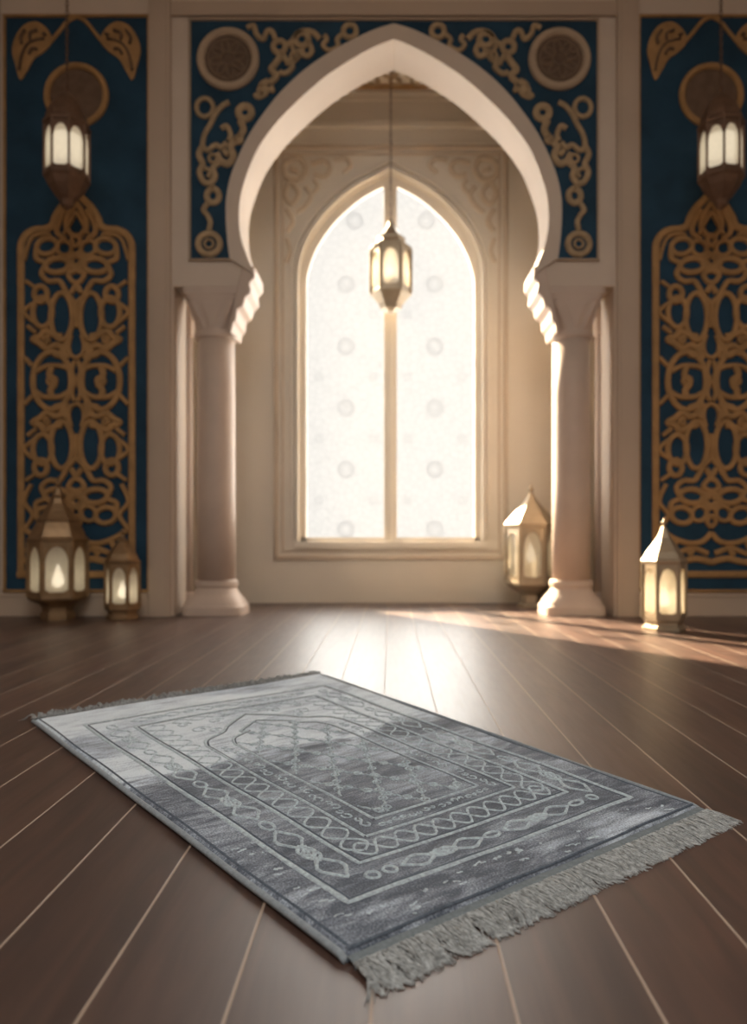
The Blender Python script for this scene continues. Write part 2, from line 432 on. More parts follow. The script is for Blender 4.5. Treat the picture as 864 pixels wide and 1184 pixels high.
# mouldings of the window wall
bm = bmesh.new()
ar = [bw(a+9, b-9, -1) for a, b in WO[::-1]][:-1] + [(wx(WC, YB), wz(186, YB))] + [bw(a+9, b-9, 1) for a, b in WO[1:]]
ribbon_xz(bm, ar, .028, YB, .022)
ar2 = [bw(a+3, b-2, -1) for a, b in WO[::-1]][:-1] + [(wx(WC, YB), wz(196, YB))] + [bw(a+3, b-2, 1) for a, b in WO[1:]]
ribbon_xz(bm, ar2, .018, YB, .035)
struct(link('trim_%d' % k, bm, M['plaster_back'])); k += 1
bm = bmesh.new()
L0, R0, T0, B0 = wx(319.5, YB), wx(585, YB), wz(171, YB), wz(645, YB)
for (d, w, h) in ((0, .030, .022), (.045, .012, .012)):
    c = [(L0+d, B0+d), (R0-d, B0+d), (R0-d, T0-d), (L0+d, T0-d)]
    for i in range(4):
        a, b = Vector(c[i]), Vector(c[(i+1) % 4]); e = (b-a).normalized()*w/2
        ribbon_xz(bm, [a-e, b+e], w, YB, h)
struct(link('trim_%d' % k, bm, M['frame_tan'])); k += 1
# carved leaf reliefs in the corners above the window
for s in (-1, 1):
    bm = bmesh.new()
    def L_(pts, w, cl=False, sub=5):
        ribbon_xz(bm, [bw(p[0], p[1], s) for p in catmull(pts, cl, sub)], s_(w, YB), YB, .016, cl)
    L_([(118, 186), (104, 184), (98, 196), (106, 208), (120, 206), (124, 194)], 7, True)
    L_([(110, 195), (112, 200)], 12)
    L_([(92, 190), (78, 186), (70, 194), (76, 204), (88, 202)], 6)
    L_([(66, 186), (52, 184), (46, 192), (54, 200)], 5)
    L_([(116, 212), (106, 224), (114, 236), (122, 226)], 6, True)
    L_([(98, 216), (92, 226), (98, 238), (108, 246)], 6)
    L_([(120, 242), (113, 256), (120, 268)], 6)
    L_([(120, 276), (116, 290), (121, 304)], 5)
    L_([(88, 208), (84, 216), (90, 224)], 5)
    tag(link('carved_spandrel', bm, M['relief']), 'low carved plaster leaf relief in the %s corner above the window' % ('left' if s < 0 else 'right'), 'wall relief')
# painted ceiling panel above the alcove
bm = bmesh.new()
cx0 = wx(WC, YB)
yc0, yc1 = YB-.42, YB-.065
def cframe(x0, x1, y0, y1, w, d):
    for a in ((x0, y0, x1, y0+w), (x0, y1-w, x1, y1), (x0, y0, x0+w, y1), (x1-w, y0, x1, y1)):
        box(bm, (a[0], a[1], ZA-d), (a[2], a[3], ZA))
cframe(-1.0, .97, yc0, yc1, .03, .02)
cp = empty('ceiling_panel', (0, (yc0+yc1)/2, ZA)); tag(cp, 'gilded scrollwork panel on the alcove ceiling just under the arch point', 'ceiling panel')
f = link('frame', bm, M['gold'], cp); f.matrix_parent_inverse = Matrix.Translation(-cp.location)
bm = bmesh.new()
for i in range(-6, 7):
    x = cx0 + i*.14
    for (rr, yy) in ((.05, .02), (.034, .11)):
        torus(bm, (x + (0.03 if rr < .04 else 0), (yc0+yc1)/2+yy, ZA-.005), rr, .010, (1, 0, 0), (0, 1, 0), 14, 5)
    tube(bm, (x-.06, (yc0+yc1)/2-.12, ZA-.006), (x+.07, (yc0+yc1)/2+.14, ZA-.006), .009, 6)
f = link('scrollwork', bm, M['gold_pale'], cp); f.matrix_parent_inverse = Matrix.Translation(-cp.location)

# ------------------------------------------------------------------ columns
def column(s):
    cy = YW + T/2
    t = empty('column', (wx(CX + s*211.5, YW), cy, 0))
    tag(t, 'cream stone column carrying the %s foot of the arch' % ('left' if s < 0 else 'right'), 'column', 'columns under the arch')
    q = lambda py: wz(py, YW); R = lambda n_: s_(n_, YW)
    # base
    bm = bmesh.new()
    prof = [(0, 36), (713-703, 36), (713-701, 34.5), (713-697, 33), (713-693, 30.5), (713-688, 26.5), (713-684, 24.5), (713-681, 23.5), (713-679, 25.5), (713-676, 26), (713-673, 25.5), (713-671, 23)]
    rings = []
    zt = q(671)
    for i, (h, r) in enumerate(prof):
        z = h/42*zt; e = 1.0 if i > 8 else (.35 + .65*i/9)
        ring = []
        for j in range(32):
            a = 2*PI*(j+.5)/32; c, sn = math.cos(a), math.sin(a)
            rx = R(r)
            ring.append((rx*math.copysign(abs(c)**e, c), rx*.86*math.copysign(abs(sn)**e, sn), z))
        rings.append(ring)
    loft(bm, rings); link('base', bm, M['stone'], t, smooth=False, bevel=.003)
    bm = bmesh.new(); lathe(bm, [(zt-.002, R(22.5)), (q(560), R(22.3)), (q(450), R(22)), (q(386), R(21.5))], 32)
    link('shaft', bm, M['stone'], t, smooth=True)
    bm = bmesh.new()
    cap = [(388, 22, 1), (386.5, 25, 1), (383, 26, 1), (380, 25, 1), (379, 23, 1), (374, 23.5, .9), (366, 25, .7), (360, 27, .55), (352, 29.5, .45), (346, 31, .4), (344, 32, .3), (340, 33, .25), (339, 35, .2), (331.2, 35.5, .2)]
    rings = []
    for y, r, e in cap:
        ring = []
        dy = min(R(r), .11 + (R(r)-.11)*.30) if R(r) > .11 else R(r)
        for j in range(48):
            a = 2*PI*(j+.5)/48; c, sn = math.cos(a), math.sin(a)
            wob = 1 + (.035*math.cos(12*a) if 348 < y < 376 else 0)
            ring.append((R(r)*wob*math.copysign(abs(c)**e, c), dy*wob*math.copysign(abs(sn)**e, sn), q(y)))
        rings.append(ring)
    loft(bm, rings); link('capital', bm, M['stone'], t)
    # small stepped corbel under the arch foot
    bm = bmesh.new()
    sx = -s
    prism_xz(bm, [(sx*R(d), q(y)) for d, y in ((20, 384), (24, 384), (25.5, 374), (29.5, 370), (30.5, 358), (37.5, 354), (40, 344), (46.5, 338), (45, 327), (51, 321), (50.5, 308), (36, 308), (30, 335))], -T/2-.010, T/2+.010)
    link('corbel', bm, M['stone'], t, bevel=.008)
    # slim colonnette against the pier
    t2 = empty('colonnette', (wx(CX + s*238, 4.485), 4.485, 0))
    tag(t2, 'slender colonnette between the %s column and the wall' % ('left' if s < 0 else 'right'), 'column', 'slim colonnettes beside the columns')
    bm = bmesh.new(); lathe(bm, [(q(690), .030), (q(520), .029), (q(372), .028)], 16); link('shaft', bm, M['stone'], t2, smooth=True)
    bm = bmesh.new(); lathe(bm, [(0, .046), (.05, .046), (.06, .040), (.09, .036), (.10, .042), (q(690), .034)], 16); link('base', bm, M['stone'], t2)
    bm = bmesh.new(); lathe(bm, [(q(372), .030), (q(370), .038), (q(365), .036), (q(350), .040), (q(331), .044)], 16); link('capital', bm, M['stone'], t2)
for s in (-1, 1): column(s)

# ------------------------------------------------------------------ spandrels round the arch
def spandrel(s):
    side = 'left' if s < 0 else 'right'
    t = empty('arch_spandrel', (wx(CX + s*190, YW), YW, wz(100, YW)))
    tag(t, 'dark blue spandrel with beige scrollwork and round medallion on the %s of the arch' % side, 'wall panel', 'blue spandrels over the arch')
    def add(name, bm, mat, **kw):
        o = link(name, bm, mat, t, **kw); o.matrix_parent_inverse = Matrix.Translation(-t.location); return o
    bm = bmesh.new()
    pts = [aw(.0, 25, s)] + [aw(a-1 if a > 2 else 0, b+1, s) for a, b in OUTER_S] + [aw(235.5, 300, s), aw(235.5, 25, s)]
    prism_xz(bm, pts, YW-.006, YW)
    add('backing', bm, M['blue'])
    bm = bmesh.new()
    for a, b in (((235.5, 23), (235.5, 302)), ((188, 301), (237, 301)), ((0, 24), (237, 24))):
        ribbon_xz(bm, [aw(*a, s), aw(*b, s)], s_(2.5, YW), YW-.005, .014)
    add('border', bm, M['medal_rim'])
    # medallion
    mc = (191, 70)
    mo = None
    bm = bmesh.new()
    c = aw(*mc, s); u = s_(1, YW)
    ribbon_xz(bm, ell(c[0], c[1], 31.5*u, 31.5*u, n=48), 9*u, YW-.005, .028, True)
    mo = add('medallion_rim', bm, M['medal_rim'])
    bm = bmesh.new()
    prism_xz(bm, ell(c[0], c[1], 29*u, 29*u, n=40), YW-.014, YW-.005)
    core = link('medallion_disc', bm, M['medal_core'], mo)
    bm = bmesh.new()
    ribbon_xz(bm, ell(c[0], c[1], 8*u, 8*u, n=20), 3*u, YW-.013, .01, True)
    ribbon_xz(bm, ell(c[0], c[1], 23*u, 23*u, n=30), 2.4*u, YW-.013, .008, True)
    for i in range(8):
        a = PI*i/4 + .2
        ribbon_xz(bm, ell(c[0]+14.5*u*math.cos(a), c[1]+14.5*u*math.sin(a), 6.5*u, 4*u, a, 14), 2.2*u, YW-.013, .010, True)
    link('medallion_rosette', bm, simple('rosette_tone', (.23, .155, .10), .6) if 'ros' not in M else M['ros'], mo)
    # scrollwork
    def stroke(bm, pts, w=6, cl=False, h=.016):
        ribbon_xz(bm, [aw(p[0], p[1], s) for p in catmull(pts, cl, 5)], w*u, YW-.005, h, cl)
    Z = lambda x, y: (CX - (200 + x/3.2), y/3.2)           # measured on the left spandrel
    bm = bmesh.new()
    C_ = lambda x, y, rx, ry=None, w=7: stroke(bm, [(Z(x, y)[0]+a, Z(x, y)[1]+b) for a, b in ell(0, 0, rx, ry or rx, n=12)], w, True)
    S_ = lambda pts, w=7: stroke(bm, [Z(*p) for p in pts], w)
    C_(655, 120, 7.5, w=6); C_(395, 178, 7, w=6.5); C_(478, 150, 7.5, w=7)
    S_([(632, 128), (608, 150), (612, 175), (580, 192), (556, 172), (570, 150), (562, 135)], 5.5)
    S_([(275, 108), (300, 100), (310, 130), (335, 150), (350, 120), (368, 122), (380, 150)], 6)
    S_([(545, 150), (520, 125), (490, 120), (462, 130), (440, 160), (420, 170)], 6.5)
    S_([(500, 160), (515, 190), (500, 212), (470, 205), (445, 232), (420, 225), (405, 200)], 6.5)
    S_([(405, 205), (380, 240), (365, 262), (385, 285), (360, 310)], 7.5)
    S_([(420, 235), (445, 250), (420, 275), (395, 272)], 6)
    S_([(440, 175), (455, 195), (490, 192)], 5)
    S_([(355, 305), (330, 320), (345, 345), (318, 360), (308, 350)], 8)
    S_([(330, 320), (320, 340), (335, 358)], 6); S_([(350, 330), (372, 342), (366, 322)], 4.5)
    C_(452, 212, 4.5, w=4)
    add('scrollwork', bm, M['gold_pale'])
    bm = bmesh.new()
    C_(120, 402, 9.5, 10.5, 5.5); C_(268, 420, 7.5, 7.5, 8); C_(150, 728, 7, 8, 7); C_(135, 905, 12.5, 12, 7)
    C_(135, 905, 5, w=3)
    S_([(210, 382), (185, 395), (160, 425), (140, 465), (120, 500), (112, 540), (130, 560), (160, 540), (180, 550), (200, 530)], 6)
    S_([(250, 450), (262, 485), (240, 520), (215, 545), (225, 580), (205, 610), (180, 600)], 8)
    S_([(180, 480), (200, 470), (215, 500), (208, 525)], 6)
    S_([(112, 545), (98, 575), (112, 610), (100, 640), (115, 675), (140, 680), (158, 655), (150, 625), (175, 600), (165, 570)], 7)
    S_([(150, 690), (150, 705)], 6); S_([(130, 755), (115, 780), (130, 800), (140, 825), (135, 855)], 6)
    S_([(120, 625), (140, 640), (130, 660)], 5); S_([(190, 560), (205, 580)], 6)
    C_(150, 590, 4.5, w=4); C_(245, 520, 4, w=4)
    add('scrollwork', bm, M['gold_pale'])
M['ros'] = simple('rosette_tone', (.24, .165, .11), .6)
for s in (-1, 1): spandrel(s)

# ------------------------------------------------------------------ blue side panels with gold fretwork
def side_panel(s):
    side = 'left' if s < 0 else 'right'
    pc = CX + s*366
    t = empty('wall_panel', (wx(pc, YW), YW, wz(440, YW)))
    tag(t, 'tall dark blue panel with pierced gold fretwork on the %s of the arch' % side, 'wall panel', 'blue panels with gold fretwork')
    def add(name, bm, mat, par=None, **kw):
        o = link(name, bm, mat, t, **kw); o.matrix_parent_inverse = Matrix.Translation(-t.location); return o
    u = s_(1, YW)
    pw = lambda dx, py: (wx(pc + dx, YW), wz(py, YW))
    bm = bmesh.new(); a = pw(-83, 20); b = pw(83, 683)
    box(bm, (a[0], YW-.008, b[1]), (b[0], YW, a[1])); add('backing', bm, M['blue'])
    bm = bmesh.new()
    for p, q in (((-83, 19), (-83, 684)), ((83, 19), (83, 684)), ((-84.5, 20), (84.5, 20)), ((-84.5, 683), (84.5, 683))):
        ribbon_xz(bm, [pw(*p), pw(*q)], 3.2*u, YW-.004, .018)
    add('border', bm, M['gold'])
    # ring
    bm = bmesh.new(); c = pw(0, 112)
    ribbon_xz(bm, ell(c[0], c[1], 34*u, 34*u, n=48), 7*u, YW-.007, .024, True); r_ = add('ring', bm, M['gold'])
    bm = bmesh.new(); prism_xz(bm, ell(c[0], c[1], 31*u, 31*u, n=40), YW-.012, YW-.007)
    link('ring_disc', bm, M['medal_core'], r_)
    # upper leaves
    for m in (-1, 1):
        bm = bmesh.new()
        out = catmull([(28, 50), (33, 36), (46, 27), (60, 31), (70, 44), (74, 60), (71, 74), (65, 94), (57, 84), (49, 70), (38, 62)], True, 4)
        cen = (52, 54)
        top = [bm.verts.new((*[(pw(m*p[0], p[1]))[0]], YW-.016, pw(m*p[0], p[1])[1])) for p in out]
        bot = [bm.verts.new((pw(m*p[0], p[1])[0], YW-.006, pw(m*p[0], p[1])[1])) for p in out]
        cc = pw(m*cen[0], cen[1]); cv = bm.verts.new((cc[0], YW-.026, cc[1]))
        n = len(out)
        for i in range(n):
            bm.faces.new((top[i], top[(i+1) % n], cv)); bm.faces.new((top[i], top[(i+1) % n], bot[(i+1) % n], bot[i]))
        def st(pts, w, h=.03): ribbon_xz(bm, [pw(m*p[0], p[1]) for p in catmull(pts, False, 5)], w*u, YW-.006, h)
        st([(30, 50), (20, 38), (10, 26), (0, 21)], 4.5, .014)
        lf = add('leaf', bm, M['gold']); bm = bmesh.new()
        st([(36, 48), (46, 50), (56, 56), (62, 68), (65, 84)], 2.6); st([(44, 38), (52, 42), (52, 50)], 3.4); st([(54, 66), (50, 60), (44, 60)], 3.0); st([(58, 38), (63, 46), (62, 54)], 3.4); st([(34, 42), (38, 44)], 4)
        link('vein', bm, M['medal_core'], lf)
    # fretwork
    bm = bmesh.new(); H = .018
    def both(pts, w, cl=False, sub=6, mir=False, h=H):
        P_ = [tuple(p) for p in catmull(pts, cl, sub)]
        vs = [P_]
        if mir: vs.append([(x, 882-y) for x, y in P_])
        for V in vs:
            for m in (-1, 1): ribbon_xz(bm, [pw(m*x, y) for x, y in V], w*1.06*u, YW-.007, h + random.uniform(0, .002), cl)
    def one(pts, w, cl=False, h=H): ribbon_xz(bm, [pw(*p) for p in catmull(pts, cl, 6)], w*u, YW-.007, h, cl)
    # outer frame
    both([(0, 224), (8, 232), (17, 241), (24, 252), (28, 262), (36, 266), (47, 267), (57, 272), (63, 282), (64, 294), (64, 330)], 8)
    for m in (-1, 1): ribbon_xz(bm, [pw(m*64, 328), pw(m*64, 668)], 8*u, YW-.007, H)
    ribbon_xz(bm, [pw(-68, 664), pw(68, 664)], 8*u, YW-.007, H+.001)
    both([(60, 302), (52, 278), (38, 272), (29, 273)], 4)
    # rosettes, top and bottom
    both([(0, 236), (8, 248), (12, 262), (6, 272), (0, 276)], 6)
    both([(0, 246), (-9, 262), (-14, 272)], 4.5); both([(12, 244), (20, 258), (22, 270), (12, 278)], 6)
    both(ell(34, 286, 12, 9, .2, 12), 6, True, mir=True)
    both(ell(14, 288, 9, 8, -.6, 12), 5, True, mir=True)
    both(ell(22, 308, 14, 8, .1, 12), 6.5, True, mir=True)
    both([(0, 272), (5, 279), (0, 287)], 5, mir=True); both([(0, 294), (9, 302), (0, 313)], 10, mir=True)
    both([(0, 314), (9, 318), (5, 326), (0, 328)], 5.5, mir=True)
    both([(46, 288), (46, 300), (36, 306), (40, 318), (32, 326), (20, 326), (14, 334), (8, 344), (0, 352)], 6, mir=True)
    both([(0, 330), (6, 340)], 6, mir=True)
    # loops
    both(ell(41, 341, 7.5, 9, 0, 12), 6, True, mir=True)
    both(ell(17, 367, 12.5, 27, 0, 16), 6, True, mir=True)
    both(ell(39, 362, 11, 17, 0, 14), 6, True, mir=True)
    both([(50, 352), (60, 362), (48, 374)], 5, mir=True)
    both([(6, 388), (9, 400), (7, 410), (0, 415)], 5, mir=True)
    both([(16, 390), (26, 388), (36, 384), (42, 390), (50, 393), (42, 398), (34, 404), (24, 400), (14, 404)], 7, mir=True)
    both([(30, 392), (35, 393.5), (31, 397)], 8, mir=True)
    both([(10, 402), (18, 412), (26, 410)], 6, mir=True)
    both(ell(28, 441, 22, 33, 0, 20), 6.5, True)
    both([(8, 428), (18, 424), (34, 424), (46, 430)], 5.5)
    both([(28, 424), (31, 434), (25, 444), (30, 452), (28, 460)], 7); both(ell(28, 441, 5, 5, 0, 10), 4, True)
    both([(48, 453), (38, 459), (28, 460), (18, 459), (8, 453)], 6)
    both([(2, 418), (5, 430), (2, 441), (5, 454), (2, 464)], 5)
    both([(50, 424), (60, 414)], 5, mir=True); both([(0, 352), (0, 380)], 5, mir=True); both([(8, 398), (16, 404), (10, 416)], 7, mir=True); both([(46, 386), (56, 378)], 5, mir=True); both([(44, 336), (58, 326)], 4.5, mir=True)
    # bottom filler
    both([(0, 616), (10, 626), (26, 628), (44, 622), (60, 612)], 6); both([(4, 640), (22, 634), (42, 640), (58, 634)], 6)
    both([(0, 650), (18, 646), (40, 650), (60, 648)], 7); both([(18, 632), (26, 642)], 6); both([(40, 624), (46, 640)], 6)
    both([(52, 560), (60, 580), (50, 596), (60, 612)], 5)
    add('fretwork', bm, M['gold'])
for s in (-1, 1): side_panel(s)

# ------------------------------------------------------------------ lanterns
def plate(bm, W, H, z0, yoff, rot, inner, th=.006):
    """flat plate W x H with a hole, placed at distance yoff in direction rot"""
    n = len(inner); cz = sum(p[1] for p in inner)/n
    outer = []
    for x, z in inner:
        dx, dz = x, z-cz
        kx = (W/2)/abs(dx) if abs(dx) > 1e-6 else 1e9
        kz = ((z0+H-cz) if dz > 0 else (cz-z0))/abs(dz) if abs(dz) > 1e-6 else 1e9
        kk = min(kx, kz); outer.append((dx*kk, cz+dz*kk))
    # snap the four nearest samples to the plate's corners
    for cx_, cz_ in ((-W/2, z0), (W/2, z0), (W/2, z0+H), (-W/2, z0+H)):
        i = min(range(n), key=lambda i: (outer[i][0]-cx_)**2 + (outer[i][1]-cz_)**2); outer[i] = (cx_, cz_)
    c, s = math.cos(rot), math.sin(rot)
    def put(x, z, d): return bm.verts.new(((yoff+d)*c - x*s, (yoff+d)*s + x*c, z))
    of = [put(*p, 0) for p in outer]; inf = [put(*p, 0) for p in inner]
    ob = [put(*p, -th) for p in outer]; inb = [put(*p, -th) for p in inner]
    for i in range(n):
        j = (i+1) % n
        bm.faces.new((of[i], of[j], inf[j], inf[i])); bm.faces.new((ob[i], inb[i], inb[j], ob[j]))
        bm.faces.new((inf[i], inf[j], inb[j], inb[i])); bm.faces.new((of[i], ob[i], ob[j], of[j]))

def arch_hole(w, z0, z1, sharp=.35, n=7):
    zs = z0 + (z1-z0)*(1-sharp); pts = []
    r = [(w/2, z0 + .12*w), (w/2, (z0*.6+zs*.4)), (w/2, zs)]
    for i in range(1, n): 
        t = i/n; r.append((w/2*math.cos(t*PI/2)**.9, zs + (z1-zs)*math.sin(t*PI/2)**1.15))
    left = [(-x, z) for x, z in r[::-1]]
    bot = [(-w/2*.6, z0), (0, z0), (w/2*.6, z0)]
    return r + [(0, z1)] + left + bot

def lantern(loc, n, rot, R, foot, z0, z1, roof, label, metal, bulb, group, hang=None, side_w=.62, glass='frosted', cat='lantern', name='floor_lantern', flame_r=.02, flame_z=.3):
    """foot and roof: lists of (z, radius) in metres; glass body between z0 and z1 with circumradius R"""
    t = empty(name, loc); tag(t, label, cat, group)
    bm = bmesh.new(); lathe(bm, foot, n, rot); link('base', bm, M[metal], t, bevel=.002)
    ap = R*math.cos(PI/n); W = 2*R*math.sin(PI/n)
    bm = bmesh.new()
    hole = arch_hole(W*side_w, z0+(z1-z0)*.08, z1-(z1-z0)*.08)
    for i in range(n): plate(bm, W*.995, z1-z0, z0, ap, rot + PI/n + 2*PI*i/n, hole)
    for i in range(n):
        a = rot + 2*PI*i/n
        tube(bm, (R*math.cos(a), R*math.sin(a), z0-.004), (R*math.cos(a), R*math.sin(a), z1+.004), R*.055, 8)
    link('frame', bm, M[metal], t)
    bm = bmesh.new(); k_ = .93
    vs0 = [(k_*R*math.cos(rot+2*PI*i/n), k_*R*math.sin(rot+2*PI*i/n)) for i in range(n)]
    for i in range(n):
        a, b = vs0[i], vs0[(i+1) % n]
        bm.faces.new([bm.verts.new(p) for p in ((*a, z0+.004), (*b, z0+.004), (*b, z1-.004), (*a, z1-.004))])
    link('glass', bm, M[glass], t)
    bm = bmesh.new(); lathe(bm, roof, n, rot); link('roof', bm, M[metal], t, bevel=.002)
    bm = bmesh.new(); r_ = flame_r
    if bulb == 'candle' or bulb == 'pale':
        zc = z0 + (z1-z0)*flame_z
        lathe(bm, [(z0-.002, r_*1.5), (zc-r_*1.2, r_*1.5), (zc-r_*1.2, r_*.3)], 14); link('candle', bm, M['wax'], t)
        bm = bmesh.new(); lathe(bm, [(zc-r_*1.1, r_*.25), (zc-r_*.4, r_), (zc+r_*.6, r_*.9), (zc+r_*2, r_*.4), (zc+r_*3, r_*.05)], 12)
        link('flame', bm, M['flame' if bulb == 'candle' else 'flame_pale'], t, smooth=True)
    else:
        h = z1-z0
        lathe(bm, [(z0+h*.12, r_*.4), (z0+h*.16, r_), (z1-h*.16, r_), (z1-h*.12, r_*.4)], 16); link('bulb', bm, M['tube'], t, smooth=True)
    ztop = roof[-1][0]
    if hang:
        bm = bmesh.new(); zz_ = ztop - .004; flip = 0
        L = .034; R_ = .010
        while zz_ < hang:
            c = Vector((0, 0, zz_ + L/2 - .004)); ax = (1, 0, 0) if flip else (0, 1, 0)
            m_ = 10; kk = 5; rings = []
            for i in range(m_):
                a = 2*PI*i/m_; d = Vector(ax)*math.cos(a)*R_*.75 + Vector((0, 0, 1))*math.sin(a)*L/2
                nd = (Vector(ax)*math.cos(a) + Vector((0, 0, 1))*math.sin(a)).normalized(); w_ = Vector(ax).cross(Vector((0, 0, 1)))
                rings.append([bm.verts.new(c + d + nd*.0026*math.cos(2*PI*j/kk) + w_*.0026*math.sin(2*PI*j/kk)) for j in range(kk)])
            for i in range(m_):
                a_, b_ = rings[i], rings[(i+1) % m_]
                for j in range(kk): bm.faces.new((a_[j], a_[(j+1) % kk], b_[(j+1) % kk], b_[j]))
            zz_ += L - .009; flip ^= 1
        link('chain', bm, M['bronze_dark'], t)
        bm = bmesh.new(); lathe(bm, [(hang-.03, .012), (hang-.02, .035), (hang, .045)], 16); link('ceiling_rose', bm, M[metal], t)
    else:
        bm = bmesh.new(); lathe(bm, [(ztop-.004, R*.06), (ztop+R*.05, R*.05), (ztop+R*.10, R*.11), (ztop+R*.18, R*.12), (ztop+R*.26, R*.05), (ztop+R*.42, R*.01)], 12)
        link('finial', bm, M[metal], t, smooth=True)
    return t

GF = 'lanterns standing on the floor'; GH = 'lanterns hanging on chains'
def floor_lantern(px, base, Y, R, foot, g0, g1, roof, n, rot, label, metal, bulb, **kw):
    u = Y/F
    f = lambda L: [((base-y)*u, r*u) for y, r in L]
    return lantern((wx(px, Y), Y, 0), n, rot, R*u, f(foot), (base-g0)*u, (base-g1)*u, f(roof), label, metal, bulb, GF, **kw)
# base pixel row for depth Y: 620 + 382.5/Y
def br(Y): return VY + CH*F/Y
Y = 3.98; b = br(Y)
floor_lantern(67, b, Y, 32, [(b, 19), (708, 19), (706, 16.5), (702, 17), (698, 20), (694, 29), (691, 32.5), (688, 32.5)], 688, 627,
    [(627, 32.5), (623, 34), (621, 31), (612, 27), (604, 23), (602, 24.5), (600, 22), (592, 16), (582, 9.5), (576, 7), (574, 8.5), (572, 6), (564, 2.5)], 6, .38,
    'large six-sided bronze lantern on the floor at the far left, beside a smaller one', 'bronze', 'candle', flame_r=.032, flame_z=.26, side_w=.74)
Y = 4.0; b = br(Y)
floor_lantern(141.5, b, Y, 19.5, [(b, 18), (712, 18), (710, 16), (706, 16.5), (704, 20), (701, 20)], 701, 652,
    [(652, 20), (649, 21.5), (647, 19), (640, 16), (632, 10), (627, 6.5), (625, 7.5), (623, 4), (618, 1.5)], 6, .13,
    'small bronze lantern just right of the large left-hand floor lantern', 'bronze', 'candle', flame_r=.024, flame_z=.3, side_w=.74)
Y = 4.66; b = br(Y)
floor_lantern(614, b, Y, 29, [(b, 16), (699, 16), (697, 12), (688, 12), (684, 16), (679, 25), (675, 30), (671, 30)], 671, 611,
    [(611, 30), (606, 31.5), (604, 29), (598, 24), (590, 17), (582, 10), (575, 5), (570, 2)], 6, -.11,
    'pale brass lantern on the alcove floor under the window, behind the right column', 'brass', 'pale', flame_r=.03, flame_z=.45, side_w=.66)
Y = 3.52; b = br(Y)
floor_lantern(768, b, Y, 24.5, [(b, 24.5), (724, 24.5), (722, 21), (718, 21), (716, 24), (713, 24)], 713, 652,
    [(652, 25), (648, 26.5), (645, 24), (638, 20), (630, 14), (622, 8.5), (614, 5), (608, 2)], 6, -.15,
    'bronze lantern on the floor in front of the right-hand blue panel, in the sun streak', 'brass', 'candle', flame_r=.024, flame_z=.3, side_w=.74)
def hanging(px, Y, base, R, foot, g0, g1, roof, n, rot, label, metal, bulb, ceil, **kw):
    Yf = Y - .1; u = Yf/F; z = wz(base, Yf);   # measured on the face turned to the room
    f = lambda L: [((base-y)*u, r*u) for y, r in L]
    return lantern((wx(px, Y), Y, z), n, rot, R*u, f(foot), (base-g0)*u, (base-g1)*u, f(roof), label, metal, bulb, GH, hang=ceil-z-.0, name='hanging_lantern', **kw)
for px, lab in ((77.5, 'octagonal chain-hung lantern with glowing glass before the left blue panel'), (834, 'octagonal chain-hung lantern with glowing glass before the right blue panel')):
    hanging(px, 3.75, 232, 25, [(232, 2), (228, 7), (222, 9), (218, 13), (207, 21), (200, 24), (197, 26.5), (194, 26.5)], 194, 136,
        [(136, 26.5), (132, 27), (129, 24.5), (122, 23), (112, 19), (104, 14), (98, 9), (94, 4), (88, 2)], 8, PI/8 + .1, lab, 'bronze_dark', 'tube', ZC_HALL, flame_r=.065, side_w=.88)
hanging(452, 4.70, 356, 24.5, [(356, 5), (352, 12), (346, 15), (340, 20), (335, 25), (332, 25)], 332, 283,
    [(283, 25), (279, 25.5), (276, 19), (272, 17), (268, 17.5), (266, 14), (260, 9), (254, 5), (248, 3), (244, 1.5)], 6, 0,
    'six-sided brass lantern hanging in the middle of the arch before the bright window', 'brass', 'pale', ZA, flame_r=.05, flame_z=.5, side_w=.74)

# ------------------------------------------------------------------ the rug
def G(x, y): d = y-VY; return Vector(((x-VX)*CH/d, F*CH/d))
RA, RB, RC, RD = G(38, 835), G(372, 782), G(808, 938), G(401, 1114)
def rxy(u, v): return RD*(1-u)*(1-v) + RC*u*(1-v) + RB*u*v + RA*(1-u)*v
def rh(u, v):
    e = min(u, 1-u, v*1.7, (1-v)*1.7); e = max(e, 0)
    th = .009*min(1, .35 + e/.014)
    return th + .0012*math.sin(u*9+v*5) + .0010*math.sin(v*23+u*3) + .0006*(math.sin(u*31+2)*math.exp(-v*14)) + .0008
rug = empty('prayer_rug', (*((RA+RB+RC+RD)/4), 0)); tag(rug, 'blue-grey patterned prayer rug with fringed ends lying on the dark plank floor', 'rug')
def radd(name, bm, mat, smooth=True, par=None):
    o = link(name, bm, mat, par or rug, smooth)
    if par is None: o.matrix_parent_inverse = Matrix.Translation(-rug.location)
    return o
NU, NV = 120, 200
bm = bmesh.new(); uvl = bm.loops.layers.uv.new('rug')
grid = []
us = [0, .004, .010, .018] + [.018 + (.964)*i/NU for i in range(1, NU)] + [.982, .990, .996, 1]
vs_ = [0, .003, .007] + [.007 + .986*i/NV for i in range(1, NV)] + [.993, .997, 1]
for v in vs_:
    row = []
    for u in us:
        p = rxy(u, v); row.append((bm.verts.new((p.x, p.y, rh(u, v))), (u, v)))
    grid.append(row)
for j in range(len(grid)-1):
    for i in range(len(us)-1):
        q = [grid[j][i], grid[j][i+1], grid[j+1][i+1], grid[j+1][i]]
        f = bm.faces.new([a[0] for a in q])
        for lp, a in zip(f.loops, q): lp[uvl].uv = a[1]
border = [r for r in grid[0]] + [g[-1] for g in grid[1:]] + grid[-1][-2::-1] + [g[0] for g in grid[-2:0:-1]]
low = [bm.verts.new((a[0].co.x, a[0].co.y, .0005)) for a in border]
nb = len(border)
for i in range(nb):
    j = (i+1) % nb
    f = bm.faces.new((border[i][0], border[j][0], low[j], low[i]))
    for lp in f.loops: lp[uvl].uv = border[i][1]
radd('pile', bm, M['rug'])

